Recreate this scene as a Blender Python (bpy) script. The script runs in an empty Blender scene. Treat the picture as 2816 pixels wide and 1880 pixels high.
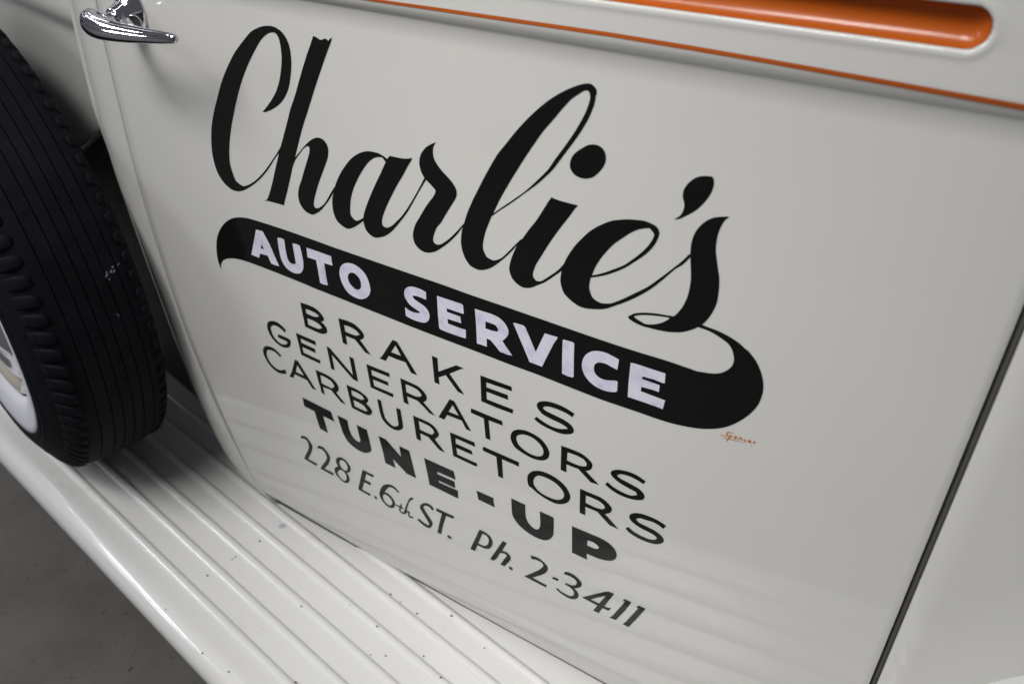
import bpy, bmesh, math, random
from mathutils import Vector, Matrix
from mathutils.geometry import tessellate_polygon
import numpy as np
random.seed(7)
S = bpy.context.scene
COL = S.collection

# ------------------------------------------------------------------ camera
PW, PH, FPX = 2816.0, 1880.0, 2290.0          # photo size and focal length in its pixels
CAMZ, CAMD = 1.40, 0.55                        # camera height above the floor, distance to the door plane (y = 0)
_dn = np.array([72, 3164, 2290.0]); _dn /= np.linalg.norm(_dn)
_l = np.array([-4300, -1560, 2290.0]); _l -= _dn * (_l @ _dn); _l /= np.linalg.norm(_l)
AX, AZ = -_l, -_dn
AY = np.cross(AZ, AX)
M3 = np.array([AX, AY, AZ])                    # rows: world axes in camera coordinates (x right, y down, z forward)
cd = bpy.data.cameras.new('camera')
cam = bpy.data.objects.new('camera', cd); COL.objects.link(cam)
R = Matrix(((M3[0, 0], -M3[0, 1], -M3[0, 2]), (M3[1, 0], -M3[1, 1], -M3[1, 2]), (M3[2, 0], -M3[2, 1], -M3[2, 2])))
cam.matrix_world = Matrix.Translation((0, -CAMD, CAMZ)) @ R.to_4x4()
cd.sensor_width = 22.2
cd.lens = FPX / PW * 22.2
cd.clip_start = 0.02; cd.clip_end = 200
cd.dof.use_dof = True
cd.dof.focus_distance = 0.84
cd.dof.aperture_fstop = 3.6
S.camera = cam

# ------------------------------------------------------------------ light
W = bpy.data.worlds.new('World'); S.world = W; W.use_nodes = True
W.node_tree.nodes['Background'].inputs[0].default_value = (0.86, 0.92, 1.0, 1)
W.node_tree.nodes['Background'].inputs[1].default_value = 0.105

def area(name, loc, target, sx, sy, power, col):
    l = bpy.data.lights.new(name, 'AREA'); l.shape = 'RECTANGLE'; l.size = sx; l.size_y = sy
    l.energy = power; l.color = col
    o = bpy.data.objects.new(name, l); COL.objects.link(o)
    d = Vector(target) - Vector(loc)
    o.location = loc; o.rotation_euler = d.to_track_quat('-Z', 'Y').to_euler()
    return o
sl = bpy.data.lights.new('vignette_spot', 'SPOT'); sl.energy = 330; sl.color = (1.0, .98, .94)  # added spot, its soft narrow cone imitates lens vignette around the lettering
sl.spot_size = math.radians(24); sl.spot_blend = 1.0; sl.shadow_soft_size = .5
so = bpy.data.objects.new('vignette_spot', sl); COL.objects.link(so); so.location = (-.8, -1.9, 3.2)
so.rotation_euler = (Vector((-.36, 0, .92)) - so.location).to_track_quat('-Z', 'Y').to_euler()
area('ceiling_light', (-0.95, -1.35, 3.3), (-0.75, -0.2, 0.4), 1.6, 0.5, 36, (1.0, 0.98, 0.94))
for k, (tx, ty) in enumerate(((-1.2, -3.4), (-0.9, -0.75), (-2.7, -0.9))):
    area('tube_light', (tx, ty, 3.4), (tx, ty, 0), 0.14, 1.8, 4.0, (0.90, 0.93, 1.0))
for k, (tx, ty, pw) in enumerate(((-5.0, 0.9, 9), (-5.0, -1.3, 18), (-5.4, -2.9, 85), (-8.0, -0.4, 12), (-7.4, -4.9, 90))):
    area('tube_light', (tx, ty, 3.6), (tx + .5, ty, 0), 1.8, 0.2, pw, (0.93, 0.94, 1.0))
S.view_settings.view_transform = 'Standard'
S.view_settings.look = 'None'
S.view_settings.exposure = 0.0
S.view_settings.gamma = 1.0

# ------------------------------------------------------------------ materials
def new_mat(name):
    m = bpy.data.materials.new(name); m.use_nodes = True
    n = m.node_tree.nodes; return m, n, m.node_tree.links, n['Principled BSDF']

def mapped_noise(n, l, scale, detail=4, rough=.55, coord='Object'):
    tc = n.new('ShaderNodeTexCoord'); t = n.new('ShaderNodeTexNoise')
    t.inputs['Scale'].default_value = scale; t.inputs['Detail'].default_value = detail
    t.inputs['Roughness'].default_value = rough
    l.new(tc.outputs[coord], t.inputs['Vector']); return t

def ramp(n, l, src, stops):
    r = n.new('ShaderNodeValToRGB'); e = r.color_ramp.elements
    while len(e) < len(stops): e.new(0.5)
    for i, (p, c) in enumerate(stops):
        e[i].position = p; e[i].color = (*c, 1)
    l.new(src, r.inputs[0]); return r

def paint_mat(name, col, rough=.35, coat=1.0, coatr=.04, var=.04, bump=.02, bscale=900, spec=.15, wave=0.0):
    m, n, l, b = new_mat(name)
    t = mapped_noise(n, l, 3.5, 5)
    r = ramp(n, l, t.outputs['Fac'], [(.3, tuple(c * (1 - var) for c in col)), (.7, tuple(min(1, c * (1 + var)) for c in col))])
    l.new(r.outputs[0], b.inputs['Base Color'])
    b.inputs['Roughness'].default_value = rough
    b.inputs['Coat Weight'].default_value = coat
    b.inputs['Coat Roughness'].default_value = coatr
    b.inputs['Specular IOR Level'].default_value = spec
    t2 = mapped_noise(n, l, bscale, 2)
    bp = n.new('ShaderNodeBump'); bp.inputs['Strength'].default_value = bump; bp.inputs['Distance'].default_value = .0004
    l.new(t2.outputs['Fac'], bp.inputs['Height'])
    if wave:
        tw = mapped_noise(n, l, 7, 1)
        bw = n.new('ShaderNodeBump'); bw.inputs['Strength'].default_value = wave; bw.inputs['Distance'].default_value = .004
        l.new(tw.outputs['Fac'], bw.inputs['Height']); l.new(bw.outputs[0], bp.inputs['Normal'])
    l.new(bp.outputs[0], b.inputs['Normal'])
    return m
MAT = {}
MAT['white'] = paint_mat('white_paint', (.615, .611, .590), coat=.72, var=.02, wave=.12)
MAT['board'] = paint_mat('board_paint', (.74, .73, .71), coat=.7, coatr=.10, var=.04, bump=.05, bscale=300)
m = MAT['board']; n, l = m.node_tree.nodes, m.node_tree.links; b = n['Principled BSDF']
t = mapped_noise(n, l, 14, 7, .7); r = ramp(n, l, t.outputs['Fac'], [(.26, (.67, .655, .63)), (.40, (.735, .73, .715)), (.70, (.74, .733, .715))])
l.new(r.outputs[0], b.inputs['Base Color'])
t = mapped_noise(n, l, 30, 5, .6); mr = n.new('ShaderNodeMapRange'); mr.inputs[3].default_value = .05; mr.inputs[4].default_value = .2
l.new(t.outputs['Fac'], mr.inputs[0]); l.new(mr.outputs[0], b.inputs['Coat Roughness'])
MAT['orange'] = paint_mat('orange_paint', (.43, .088, .007), rough=.4, coat=.35, coatr=.12, var=.08)
MAT['pin'] = paint_mat('pinstripe_orange', (.44, .092, .010), rough=.4, coatr=.1, var=.08)
MAT['sign'] = paint_mat('signature_orange', (.50, .17, .03), rough=.5, coat=0, var=.15)
MAT['black'] = paint_mat('black_lettering_enamel', (.0065, .0065, .0068), rough=.35, coat=.36, coatr=.06, var=.15, bump=.03, bscale=250, spec=.05)
MAT['lilac'] = paint_mat('white_lettering_enamel', (.66, .66, .76), rough=.4, coat=.4, coatr=.15, var=.0, bump=.08, bscale=120)
# brush streaks of thin white over black
m = MAT['lilac']; n, l = m.node_tree.nodes, m.node_tree.links; b = n['Principled BSDF']
t = mapped_noise(n, l, 55, 6, .65); r = ramp(n, l, t.outputs['Fac'], [(.32, (.50, .50, .66)), (.5, (.64, .64, .75)), (.72, (.70, .70, .78))])
l.new(r.outputs[0], b.inputs['Base Color'])

def simple(name, col, rough, metal=0.0, coat=0.0):
    m, n, l, b = new_mat(name)
    b.inputs['Base Color'].default_value = (*col, 1); b.inputs['Roughness'].default_value = rough
    b.inputs['Metallic'].default_value = metal; b.inputs['Coat Weight'].default_value = coat
    return m
MAT['jamb_and_shade'] = simple('dark_jamb_and_shade', (.05, .05, .048), .7)
MAT['gap_shade'] = simple('grey_gap_shade', (.11, .107, .102), .7)
MAT['apron'] = simple('dark_splash_apron', (.10, .095, .088), .6)
MAT['chip'] = simple('paint_chip_primer', (.02, .018, .012), .8)
MAT['scuff'] = simple('paint_scuff', (.50, .51, .57), .6)
MAT['whitewall'] = paint_mat('whitewall_rubber', (.70, .70, .76), rough=.6, coat=0, var=.06, bump=.1, bscale=200)
MAT['cream'] = paint_mat('cream_rim_paint', (.50, .46, .38), rough=.3, coatr=.05)
m, n, l, b = new_mat('chrome'); MAT['chrome'] = m
b.inputs['Metallic'].default_value = 1; b.inputs['Base Color'].default_value = (.66, .645, .70, 1)
t = mapped_noise(n, l, 40, 4); mr = n.new('ShaderNodeMapRange')
mr.inputs[3].default_value = .03; mr.inputs[4].default_value = .10
l.new(t.outputs['Fac'], mr.inputs[0]); l.new(mr.outputs[0], b.inputs['Roughness'])
m, n, l, b = new_mat('tyre_rubber'); MAT['rubber'] = m
t = mapped_noise(n, l, 22, 6, .7); r = ramp(n, l, t.outputs['Fac'], [(.35, (.004, .0042, .0065)), (.68, (.0085, .009, .0135))])
l.new(r.outputs[0], b.inputs['Base Color']); b.inputs['Roughness'].default_value = .72
b.inputs['Specular IOR Level'].default_value = .12
t2 = mapped_noise(n, l, 500, 3); bp = n.new('ShaderNodeBump'); bp.inputs['Strength'].default_value = .25; bp.inputs['Distance'].default_value = .0006
l.new(t2.outputs['Fac'], bp.inputs['Height']); l.new(bp.outputs[0], b.inputs['Normal'])
m, n, l, b = new_mat('concrete_floor'); MAT['floor'] = m
t = mapped_noise(n, l, 4.2, 9, .68); r = ramp(n, l, t.outputs['Fac'], [(.28, (.084, .075, .066)), (.48, (.118, .109, .100)), (.72, (.152, .143, .136))])
t2 = mapped_noise(n, l, 55, 3); r2 = ramp(n, l, t2.outputs['Fac'], [(.27, (.30, .28, .26)), (.36, (1, 1, 1))])
t3 = mapped_noise(n, l, 420, 3); r3 = ramp(n, l, t3.outputs['Fac'], [(.3, (.72, .72, .72)), (.7, (1.22, 1.22, 1.22))])
mx = n.new('ShaderNodeMix'); mx.data_type = 'RGBA'; mx.blend_type = 'MULTIPLY'; mx.inputs[0].default_value = 1
l.new(r.outputs[0], mx.inputs[6]); l.new(r2.outputs[0], mx.inputs[7])
mx2 = n.new('ShaderNodeMix'); mx2.data_type = 'RGBA'; mx2.blend_type = 'MULTIPLY'; mx2.inputs[0].default_value = 1
l.new(mx.outputs[2], mx2.inputs[6]); l.new(r3.outputs[0], mx2.inputs[7])
l.new(mx2.outputs[2], b.inputs['Base Color']); b.inputs['Roughness'].default_value = .62
bp = n.new('ShaderNodeBump'); bp.inputs['Strength'].default_value = .3; bp.inputs['Distance'].default_value = .002
l.new(t3.outputs['Fac'], bp.inputs['Height']); l.new(bp.outputs[0], b.inputs['Normal'])

# ------------------------------------------------------------------ helpers
def ray(px, py):
    return M3 @ np.array([px - PW / 2, py - PH / 2, FPX])

def link(name, me, mat, parent=None, smooth=True):
    o = bpy.data.objects.new(name, me); COL.objects.link(o)
    if mat: me.materials.append(MAT[mat])
    if smooth: me.polygons.foreach_set('use_smooth', [True] * len(me.polygons))
    if parent is not None: o.parent = parent
    return o

def mesh_obj(name, verts, faces, mat, parent=None, smooth=True):
    me = bpy.data.meshes.new(name); me.from_pydata([tuple(v) for v in verts], [], faces); me.update()
    return link(name, me, mat, parent, smooth)

def bm_obj(name, bm, mat, parent=None, smooth=True):
    me = bpy.data.meshes.new(name); bmesh.ops.recalc_face_normals(bm, faces=bm.faces); bm.to_mesh(me); bm.free()
    return link(name, me, mat, parent, smooth)

def grid_faces(nr, nc, flip=False):
    f = []
    for i in range(nr - 1):
        for j in range(nc - 1):
            a, b_, c, d_ = i * nc + j, i * nc + j + 1, (i + 1) * nc + j + 1, (i + 1) * nc + j
            f.append((d_, c, b_, a) if flip else (a, b_, c, d_))
    return f

def empty(name, loc, label, cat, group=None):
    o = bpy.data.objects.new(name, None); COL.objects.link(o); o.location = loc
    o.empty_display_size = .1
    o['label'] = label; o['category'] = cat
    if group: o['group'] = group
    return o

def sm(a, b_, x):
    t = min(1, max(0, (x - a) / (b_ - a))); return t * t * (3 - 2 * t)

def interp(tab, z):
    if z >= tab[0][0]: return tab[0][1]
    for (a, va), (b_, vb) in zip(tab, tab[1:]):
        if z >= b_: return va + (vb - va) * (z - a) / (b_ - a)
    return tab[-1][1]

# ------------------------------------------------------------------ body surface: y as a function of x and z (z measured from the camera height)
CH_Z, CH_H, CH_R = -.1375, .0125, -.0356       # belt channel: centre height, half height, rear end
CH_L = -.84
def channel_sdf(x, z):
    cx = min(max(x, CH_L + CH_H), CH_R - CH_H)
    return CH_H - math.hypot(x - cx, z - CH_Z)

def surf(x, z, channel=True):
    y = (.007 if z > -.55 else .003) * ((z + .55) / .43) ** 2
    if z < -.91: y += .013 * ((-.91 - z) / .07) ** 2
    if z > -.1715: y -= .0095
    elif z > -.1850: y -= .0095 - .0062 * ((-.1715 - z) / .0135) ** 2.0
    elif z > -.2030: y -= .0033 * ((z + .2030) / .018) ** 2
    if channel:
        s = channel_sdf(x, z)
        y -= .0007 * math.exp(-((s + .0026) / .0026) ** 2)          # rolled lip round the channel
        if s > 0:
            q = 1 - s / CH_H
            y += .0098 * math.sqrt(max(0, 1 - q * q))
    return y

def P(x, z, off=0.0, channel=True):
    y = surf(x, z, channel)
    if off:
        e = .0004
        dx = (surf(x + e, z, channel) - surf(x - e, z, channel)) / (2 * e)
        dz = (surf(x, z + e, channel) - surf(x, z - e, channel)) / (2 * e)
        nv = Vector((dx, -1, dz)).normalized()
        return Vector((x, y, z + CAMZ)) + nv * off
    return Vector((x, y, z + CAMZ))

def hit(px, py):
    r = ray(px, py); y = 0.0
    for _ in range(6):
        t = (CAMD + y) / r[1]; x, z = r[0] * t, r[2] * t
        y = surf(x, z)
    return (x, z)

# ------------------------------------------------------------------ floor
fl = bpy.data.meshes.new('floor')
fl.from_pydata([(-12, -14, 0), (12, -14, 0), (12, 10, 0), (-12, 10, 0)], [], [(0, 1, 2, 3)])
floor = link('floor', fl, 'floor', smooth=False); floor['kind'] = 'structure'
floor['label'] = 'dark grey stained concrete floor under the running board'

# ------------------------------------------------------------------ the car
car = empty('vintage_car', (-.45, .4, 0), 'white vintage car with hand lettered door, orange belt inlay and ribbed running board', 'car')
def adopt(o, parent):
    o.parent = parent
    o.matrix_parent_inverse = parent.matrix_world.inverted() if parent.type != 'EMPTY' else Matrix.Translation(parent.location).inverted()
    return o

GAPF = [(-.06, -.886), (-.2208, -.8986), (-.2622, -.9058), (-.4247, -.9187), (-.4809, -.9219), (-.5366, -.9211), (-.6146, -.9187), (-.6841, -.9136), (-.753, -.9031), (-.8173, -.8914), (-.8663, -.8782), (-.9474, -.8537), (-1.0, -.838)]
BOT = [(-.8535, -.9554), (-.7832, -.9622), (-.6544, -.9748), (-.5415, -.9785), (-.4751, -.9812), (-.3758, -.983), (-.2661, -.982), (.04, -.974)]
def xfront(z):                                  # smoothed front gap line
    return sum(interp(GAPF, z + d) for d in (-.03, -.015, 0, .015, .03)) / 5
def zbot(x):
    if x <= BOT[0][0]: return BOT[0][1]
    for (a, va), (b_, vb) in zip(BOT, BOT[1:]):
        if x <= b_: return va + (vb - va) * (x - a) / (b_ - a)
    return BOT[-1][1]
XR, GAPR = .0302, .0062                          # rear gap of the door
ZT = -.045                                       # top of the built body side

def zrows():
    z, out = ZT, []
    while z > -.90:
        out.append(z); z -= .001 if -.212 < z < -.105 else .012
    out.append(-.90); return out

def shell_from_grid(name, rows, mat, parent, back=.018, flip=False):
    """rows: grid of points on the outer skin; adds a rolled hem round its rim"""
    nr, nc = len(rows), len(rows[0])
    verts = [p for r_ in rows for p in r_]
    faces = grid_faces(nr, nc, flip)
    rim = [(0, j) for j in range(nc)] + [(i, nc - 1) for i in range(1, nr)] + [(nr - 1, j) for j in range(nc - 2, -1, -1)] + [(i, 0) for i in range(nr - 2, 0, -1)]
    c = sum((Vector(p) for p in verts), Vector()) / len(verts)
    base = [i * nc + j for i, j in rim]
    prev = base
    for k, (out_, bk) in enumerate(((.0006, .0007), (.0008, .0018), (.0008, back))):
        ring = []
        for (i, j), b0 in zip(rim, base):
            p = Vector(verts[b0])
            d = Vector(((1 if j == nc - 1 else -1 if j == 0 else 0), 0, (1 if i == 0 else -1 if i == nr - 1 else 0)))
            ring.append(len(verts)); verts.append(p + d * out_ + Vector((0, bk, 0)))
        for a in range(len(rim)):
            b_ = (a + 1) % len(rim)
            faces.append((prev[a], prev[b_], ring[b_], ring[a]) if flip else (prev[b_], prev[a], ring[a], ring[b_]))
        prev = ring
    o = mesh_obj(name, verts, faces, mat, None, True)
    adopt(o, parent); return o

xs_abs = [-.80 + .02 * i for i in range(37)] + [-.058 + .001 * i for i in range(28)] + [-.030 + .0059 * i for i in range(1, 11)]
zr = zrows()
rows = []
for z in zr:
    xl = xfront(z)
    cols = [xl + (-.80 - xl) * i / 8 for i in range(8)] + xs_abs
    rows.append([P(x, z) for x in cols])
for k in range(1, 13):
    t = k / 12
    row = []
    zl = -.90 + (-.9554 + .90) * t; xl = xfront(zl)
    cols = [xl + (-.80 - xl) * i / 8 for i in range(8)] + xs_abs
    for x in cols:
        row.append(P(x, -.90 + (zbot(x) + .90) * t))
    rows.append(row)
door = shell_from_grid('door', rows, 'white', car)
door['label'] = 'white lettered front door'

# rear quarter panel
rows = []
qx = [XR + GAPR + .02 * i for i in range(36)]
for z in zr + [-.93, -.96, -.985]:
    rows.append([P(x, z, channel=False) for x in qx])
quarter = shell_from_grid('rear_quarter_panel', rows, 'white', car)

# grey strip added down the rear gap, catching light to lift its black shade
rows = []
for z in zr + [-.93, -.96, -.985]:
    rows.append([Vector((XR + .0012 + (GAPR - .0024) * k / 4, surf(0, z, False) + .0045 + .0012 * abs(k - 2), z + CAMZ)) for k in range(5)])
gap_shade = shell_from_grid('gap_shade_strip', rows, 'gap_shade', car, back=.006)

# pillar strip in front of the door, rolling back to the cowl
STRIP = [(-.06, -.975), (-.2354, -.988), (-.3439, -1.0007), (-.3939, -1.0038), (-.4522, -1.0049), (-.5479, -.9977), (-.64, -.9905), (-.7237, -.9858), (-.8022, -.9777), (-.8986, -.9604), (-.9465, -.9355), (-.9789, -.8839)]
rows = []
NP = 22
for z in [ZT - .0127 * i for i in range(75)]:
    x1 = xfront(z) - .0026
    x0 = sum(interp(STRIP, z + d) for d in (-.02, 0, .02)) / 3
    row = []
    for k in range(NP + 1):
        t = 1 - k / NP                           # 1 at the front rim, 0 at the door gap
        x = x1 + (x0 - x1) * t
        y = surf(x, z, False) + .0225 * t ** 2.6
        bead = max(0, 1 - ((t - .955) / .04) ** 2) if t > .9 else 0
        y -= .0035 * bead * sm(-.44, -.36, z)
        row.append(Vector((x, y, z + CAMZ)))
    rows.append(row)
pillar = shell_from_grid('door_pillar', rows, 'white', car, back=.02)

# cowl side behind the spare wheel
def cowl_y(x, z):
    y = .052 + .20 * (-1.0 - x)
    y -= .010 * sm(-.292, -.272, z) - .004 * sm(-.262, -.24, z)
    return y
rows = []
for i in range(46):
    z_ = ZT - .0105 * i
    row = []
    for j in range(45):
        x = -.93 - .025 * j
        zlow = -.4533 + .55 * (x + 1.1336)
        z = z_ if i < 12 else (ZT - .0105 * 11) + (zlow - (ZT - .0105 * 11)) * (i - 11) / 34
        row.append(Vector((x, cowl_y(x, z), z + CAMZ)))
    rows.append(row[::-1])
cowl = shell_from_grid('cowl_side', rows, 'white', car)
rows = []
for i in range(12):
    row = []
    for j in range(45):
        x = -.93 - .025 * j
        ztop = -.4533 + .55 * (x + 1.1336) - .009
        z = ztop + (-1.04 - ztop) * i / 11
        row.append(Vector((x, .105 + .20 * (-1.0 - x), z + CAMZ)))
    rows.append(row[::-1])
apron = shell_from_grid('lower_apron', rows, 'apron', car)

# dark inner structure behind the gaps
def boxm(x0, x1, y0, y1, z0, z1):
    v = [(x, y, z) for x in (x0, x1) for y in (y0, y1) for z in (z0, z1)]
    return v, [(0, 1, 3, 2), (4, 6, 7, 5), (0, 4, 5, 1), (2, 3, 7, 6), (0, 2, 6, 4), (1, 5, 7, 3)]
v, f = boxm(-.885, .80, .040, .30, CAMZ - 1.02, CAMZ - .05)
adopt(mesh_obj('inner_frame', v, f, 'jamb_and_shade', None, False), car)
v, f = boxm(-2.1, -.887, .32, .40, CAMZ - 1.02, CAMZ - .05)
adopt(mesh_obj('inner_frame', v, f, 'jamb_and_shade', None, False), car)

# rear fender rising behind the door
rows = []
NF, NA = 30, 14
fc = (.70, -.98); fr = .735
for i in range(NF + 1):
    th = math.radians(178 - 150 * i / NF)
    row = []
    for j in range(NA + 1):
        u = j / NA * math.pi * .5
        rr = fr * (.93 + .07 * math.cos(u)) - .11 * (1 - math.cos(u))
        rr = fr - .16 * (1 - math.cos(u))
        yy = surf(0, -.6, False) + .001 - .24 * math.sin(u)
        row.append(Vector((fc[0] + rr * math.cos(th) * .93, yy, fc[1] + CAMZ + rr * math.sin(th) * .871)))
    rows.append(row)
fender = shell_from_grid('rear_fender', rows, 'white', car, back=.0)

# ------------------------------------------------------------------ running board
TH = math.radians(8.25); CU, SU = math.cos(TH), math.sin(TH)
BZ = CAMZ - 1.0
def board_pt(s, n_, z):                          # s along the board, n towards the body
    return Vector((-.8 + s * CU + n_ * SU, -s * SU + n_ * CU, z))
prof = [(.16, -.0005), (.10, 0), (.05, 0), (0, 0), (-.05, 0), (-.10, 0), (-.150, 0), (-.172, 0), (-.182, .0006), (-.192, .0018), (-.200, .0022), (-.207, .0012), (-.2135, -.0018), (-.219, -.0065), (-.2235, -.0125), (-.2265, -.020), (-.2275, -.029), (-.226, -.040), (-.222, -.052), (-.216, -.056), (-.19, -.056), (.16, -.056)]
rows = []
for i in range(45):
    s = -1.3 + 2.6 * i / 44
    rows.append([board_pt(s, a, BZ + b_) for a, b_ in prof])
verts = [p for r_ in rows for p in r_]; npf = len(prof)
faces = grid_faces(45, npf)
for i in range(44):
    faces.append((i * npf + npf - 1, i * npf, (i + 1) * npf, (i + 1) * npf + npf - 1))
faces.append(tuple(range(npf)))
faces.append(tuple(range(44 * npf + npf - 1, 44 * npf - 1, -1)))
bm = bmesh.new()
bv = [bm.verts.new(v_) for v_ in verts]
for f_ in faces: bm.faces.new([bv[k] for k in f_])
board = bm_obj('running_board', bm, 'board'); adopt(board, car)
board['label'] = 'white ribbed running board with rolled outer edge'
RIBS = [.058, .016, -.026, -.0705, -.115, -.160]
for rn in RIBS:
    c = rn * CU - .0062
    pr = [(.0075 * math.cos(math.pi * k / 12), .0058 * math.sin(math.pi * k / 12) ** 1.15) for k in range(13)]
    rows = []
    for i in range(27):
        s = -1.28 + 2.56 * i / 26
        rows.append([board_pt(s, c + a, BZ + b_ - .0004) for a, b_ in pr])
    o = mesh_obj('rib', [p for r_ in rows for p in r_], grid_faces(27, 13), 'board')
    adopt(o, board)
def board_hit(px, py, z=BZ):
    r = ray(px, py); t = (z - CAMZ) / r[2]
    return Vector((r[0] * t, -CAMD + r[1] * t, z))
CHIPS = [(0, 2130, 425, 10), (0, 2160, 402, 9), (0, 1905, 575, 11), (0, 1520, 885, 8), (0, 1858, 1285, 10), (0, 2100, 1455, 9), (704, 245, 116, 9), (704, 34, 259, 10), (704, 415, 857, 9), (704, 1236, 745, 9), (704, 1330, 817, 8), (704, 1478, 922, 12), (704, 1795, 943, 12), (704, 1112, 1040, 8), (704, 1540, 1312, 9), (704, 1695, 1506, 9), (704, 365, 1550, 9), (704, 2096, 1240, 7), (704, 1190, 1310, 9), (704, 1050, 1300, 6), (704, 860, 848, 5)]
def blob(name, c, rad, mat, parent, zup=.0004, stretch=1.0):
    vs = [c + Vector((0, 0, zup))]
    k = 9; ph = random.random() * 6
    for i in range(k):
        a = 2 * math.pi * i / k
        rr = rad * random.uniform(.7, 1.25)
        vs.append(c + Vector((rr * math.cos(a) * stretch, rr * math.sin(a), zup)))
    o = mesh_obj(name, vs, [(0, i + 1, (i + 1) % k + 1) for i in range(k)], mat, None, False)
    return adopt(o, parent)
def board_height(p):
    d = p - Vector((-.8, 0, 0)); nn = d.x * SU + d.y * CU
    h = 0
    for (a, za), (b_, zb) in zip(prof, prof[1:19]):
        if b_ <= nn <= a: h = zb + (za - zb) * (nn - b_) / (a - b_ + 1e-9); break
    for rn in RIBS:
        q = (nn - (rn * CU - .0062)) / .0085
        if abs(q) < 1: h = max(h, .0056 * (1 - q * q) ** .575)
    return h
for ox, zx, zy, rad in CHIPS:
    px, py = ox + zx * .29971, 1410 + zy * .29971
    p = board_hit(px, py)
    for _ in range(3): p = board_hit(px, py, BZ + board_height(p))
    if zx == 245: blob('scuff_mark', p, .0058, 'scuff', board, .0003, 1.0)
    blob('paint_chip', p, rad * .00014, 'chip', board, .0006, random.uniform(.8, 1.6))

# dark strip added under the door edge, standing in for its contact shadow
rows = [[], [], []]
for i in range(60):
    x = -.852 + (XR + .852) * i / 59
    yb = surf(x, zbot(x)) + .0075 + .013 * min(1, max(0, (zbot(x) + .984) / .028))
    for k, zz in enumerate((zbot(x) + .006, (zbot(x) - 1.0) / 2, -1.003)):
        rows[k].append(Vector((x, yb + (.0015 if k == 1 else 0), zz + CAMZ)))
sill_shade = shell_from_grid('sill_shade_strip', rows, 'jamb_and_shade', car, back=.012)

# ------------------------------------------------------------------ painted sheets on the door (traced shapes laid on the door's surface)
ZS = 400 / 2349.0
REG = {k: (v[0], v[1], ZS) for k, v in dict(A=(560, 40), B=(560, 300), C=(880, 380), D=(1100, 440), E=(1300, 200), F=(1240, 540), G=(1520, 560), H=(1700, 460), I=(760, 460), J=(1500, 720), K=(1700, 700), L=(1740, 920), M=(580, 580), N=(860, 640), O=(1160, 780), P=(1480, 880), Q=(700, 800), R=(980, 900), S=(1260, 1000), T=(1460, 1180), U=(780, 1050), V=(1080, 1180), W=(1360, 1300), X=(1440, 1500), Y=(1000, 1260), Z=(1240, 1420)).items()}
REG['n'] = (0, 0, 1.0); REG['a'] = (1960, 1150, 160 / 2345.0)
REG['b'] = (1660, 1380, 240 / 2349.0); REG['c'] = (860, 1240, 240 / 2349.0)

def parse(txt):
    """photo points of a traced outline -> list of (x, y, corner, width)"""
    mode = txt[0]; out = []; org = None
    for tok in txt[1:].split():
        if ':' in tok:
            k, tok = tok.split(':'); org = REG[k]
        fl_ = (mode == 'p')
        if tok.endswith('!'): fl_ = True; tok = tok[:-1]
        if tok.endswith('~'): fl_ = False; tok = tok[:-1]
        v_ = [float(q) for q in tok.split(',')]
        out.append((org[0] + v_[0] * org[2], org[1] + v_[1] * org[2], fl_, v_[2] * org[2] if len(v_) > 2 else 0))
    return mode, out

def cr(p0, p1, p2, p3, t):
    return .5 * ((2 * p1) + (-p0 + p2) * t + (2 * p0 - 5 * p1 + 4 * p2 - p3) * t * t + (-p0 + 3 * p1 - 3 * p2 + p3) * t ** 3)

def spline(pts, closed):
    """Catmull-Rom (centripetal-like by even resampling) through points, straight into corners"""
    nP = len(pts); out = []
    rng_ = range(nP if closed else nP - 1)
    for i in rng_:
        a, b_ = pts[i], pts[(i + 1) % nP]
        pa = pts[i - 1] if (closed or i > 0) else a
        pb = pts[(i + 2) % nP] if (closed or i + 2 < nP) else b_
        A_, B_ = np.array([a[0], a[1], a[3]]), np.array([b_[0], b_[1], b_[3]])
        d = np.linalg.norm(B_[:2] - A_[:2])
        if a[2] and b_[2]:
            out.append(A_); continue
        PA = A_ if a[2] else np.array([pa[0], pa[1], pa[3]])
        PB = B_ if b_[2] else np.array([pb[0], pb[1], pb[3]])
        # limit handles so unequal spacing does not overshoot
        va, vb = A_ - PA, PB - B_
        la, lb = np.linalg.norm(va[:2]), np.linalg.norm(vb[:2])
        if la > d: PA = A_ - va * d / la
        if lb > d: PB = B_ + vb * d / lb
        k = max(2, min(10, int(d / 3.0)))
        for j in range(k): out.append(cr(PA, A_, B_, PB, j / k))
    if not closed: out.append(np.array([pts[-1][0], pts[-1][1], pts[-1][3]]))
    return out

def outline(txt):
    mode, pts = parse(txt)
    if mode == 'k':
        pts = [(x, y, False, w) for x, y, c, w in pts]
        q = spline(pts, False); L_, R_ = [], []
        for i in range(len(q)):
            d = q[min(i + 1, len(q) - 1)][:2] - q[max(i - 1, 0)][:2]
            d = d / (np.linalg.norm(d) + 1e-9); nn = np.array([-d[1], d[0]])
            L_.append(q[i][:2] + nn * q[i][2] / 2); R_.append(q[i][:2] - nn * q[i][2] / 2)
        return L_ + R_[::-1]
    return [p[:2] for p in spline(pts, True)]

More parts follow.
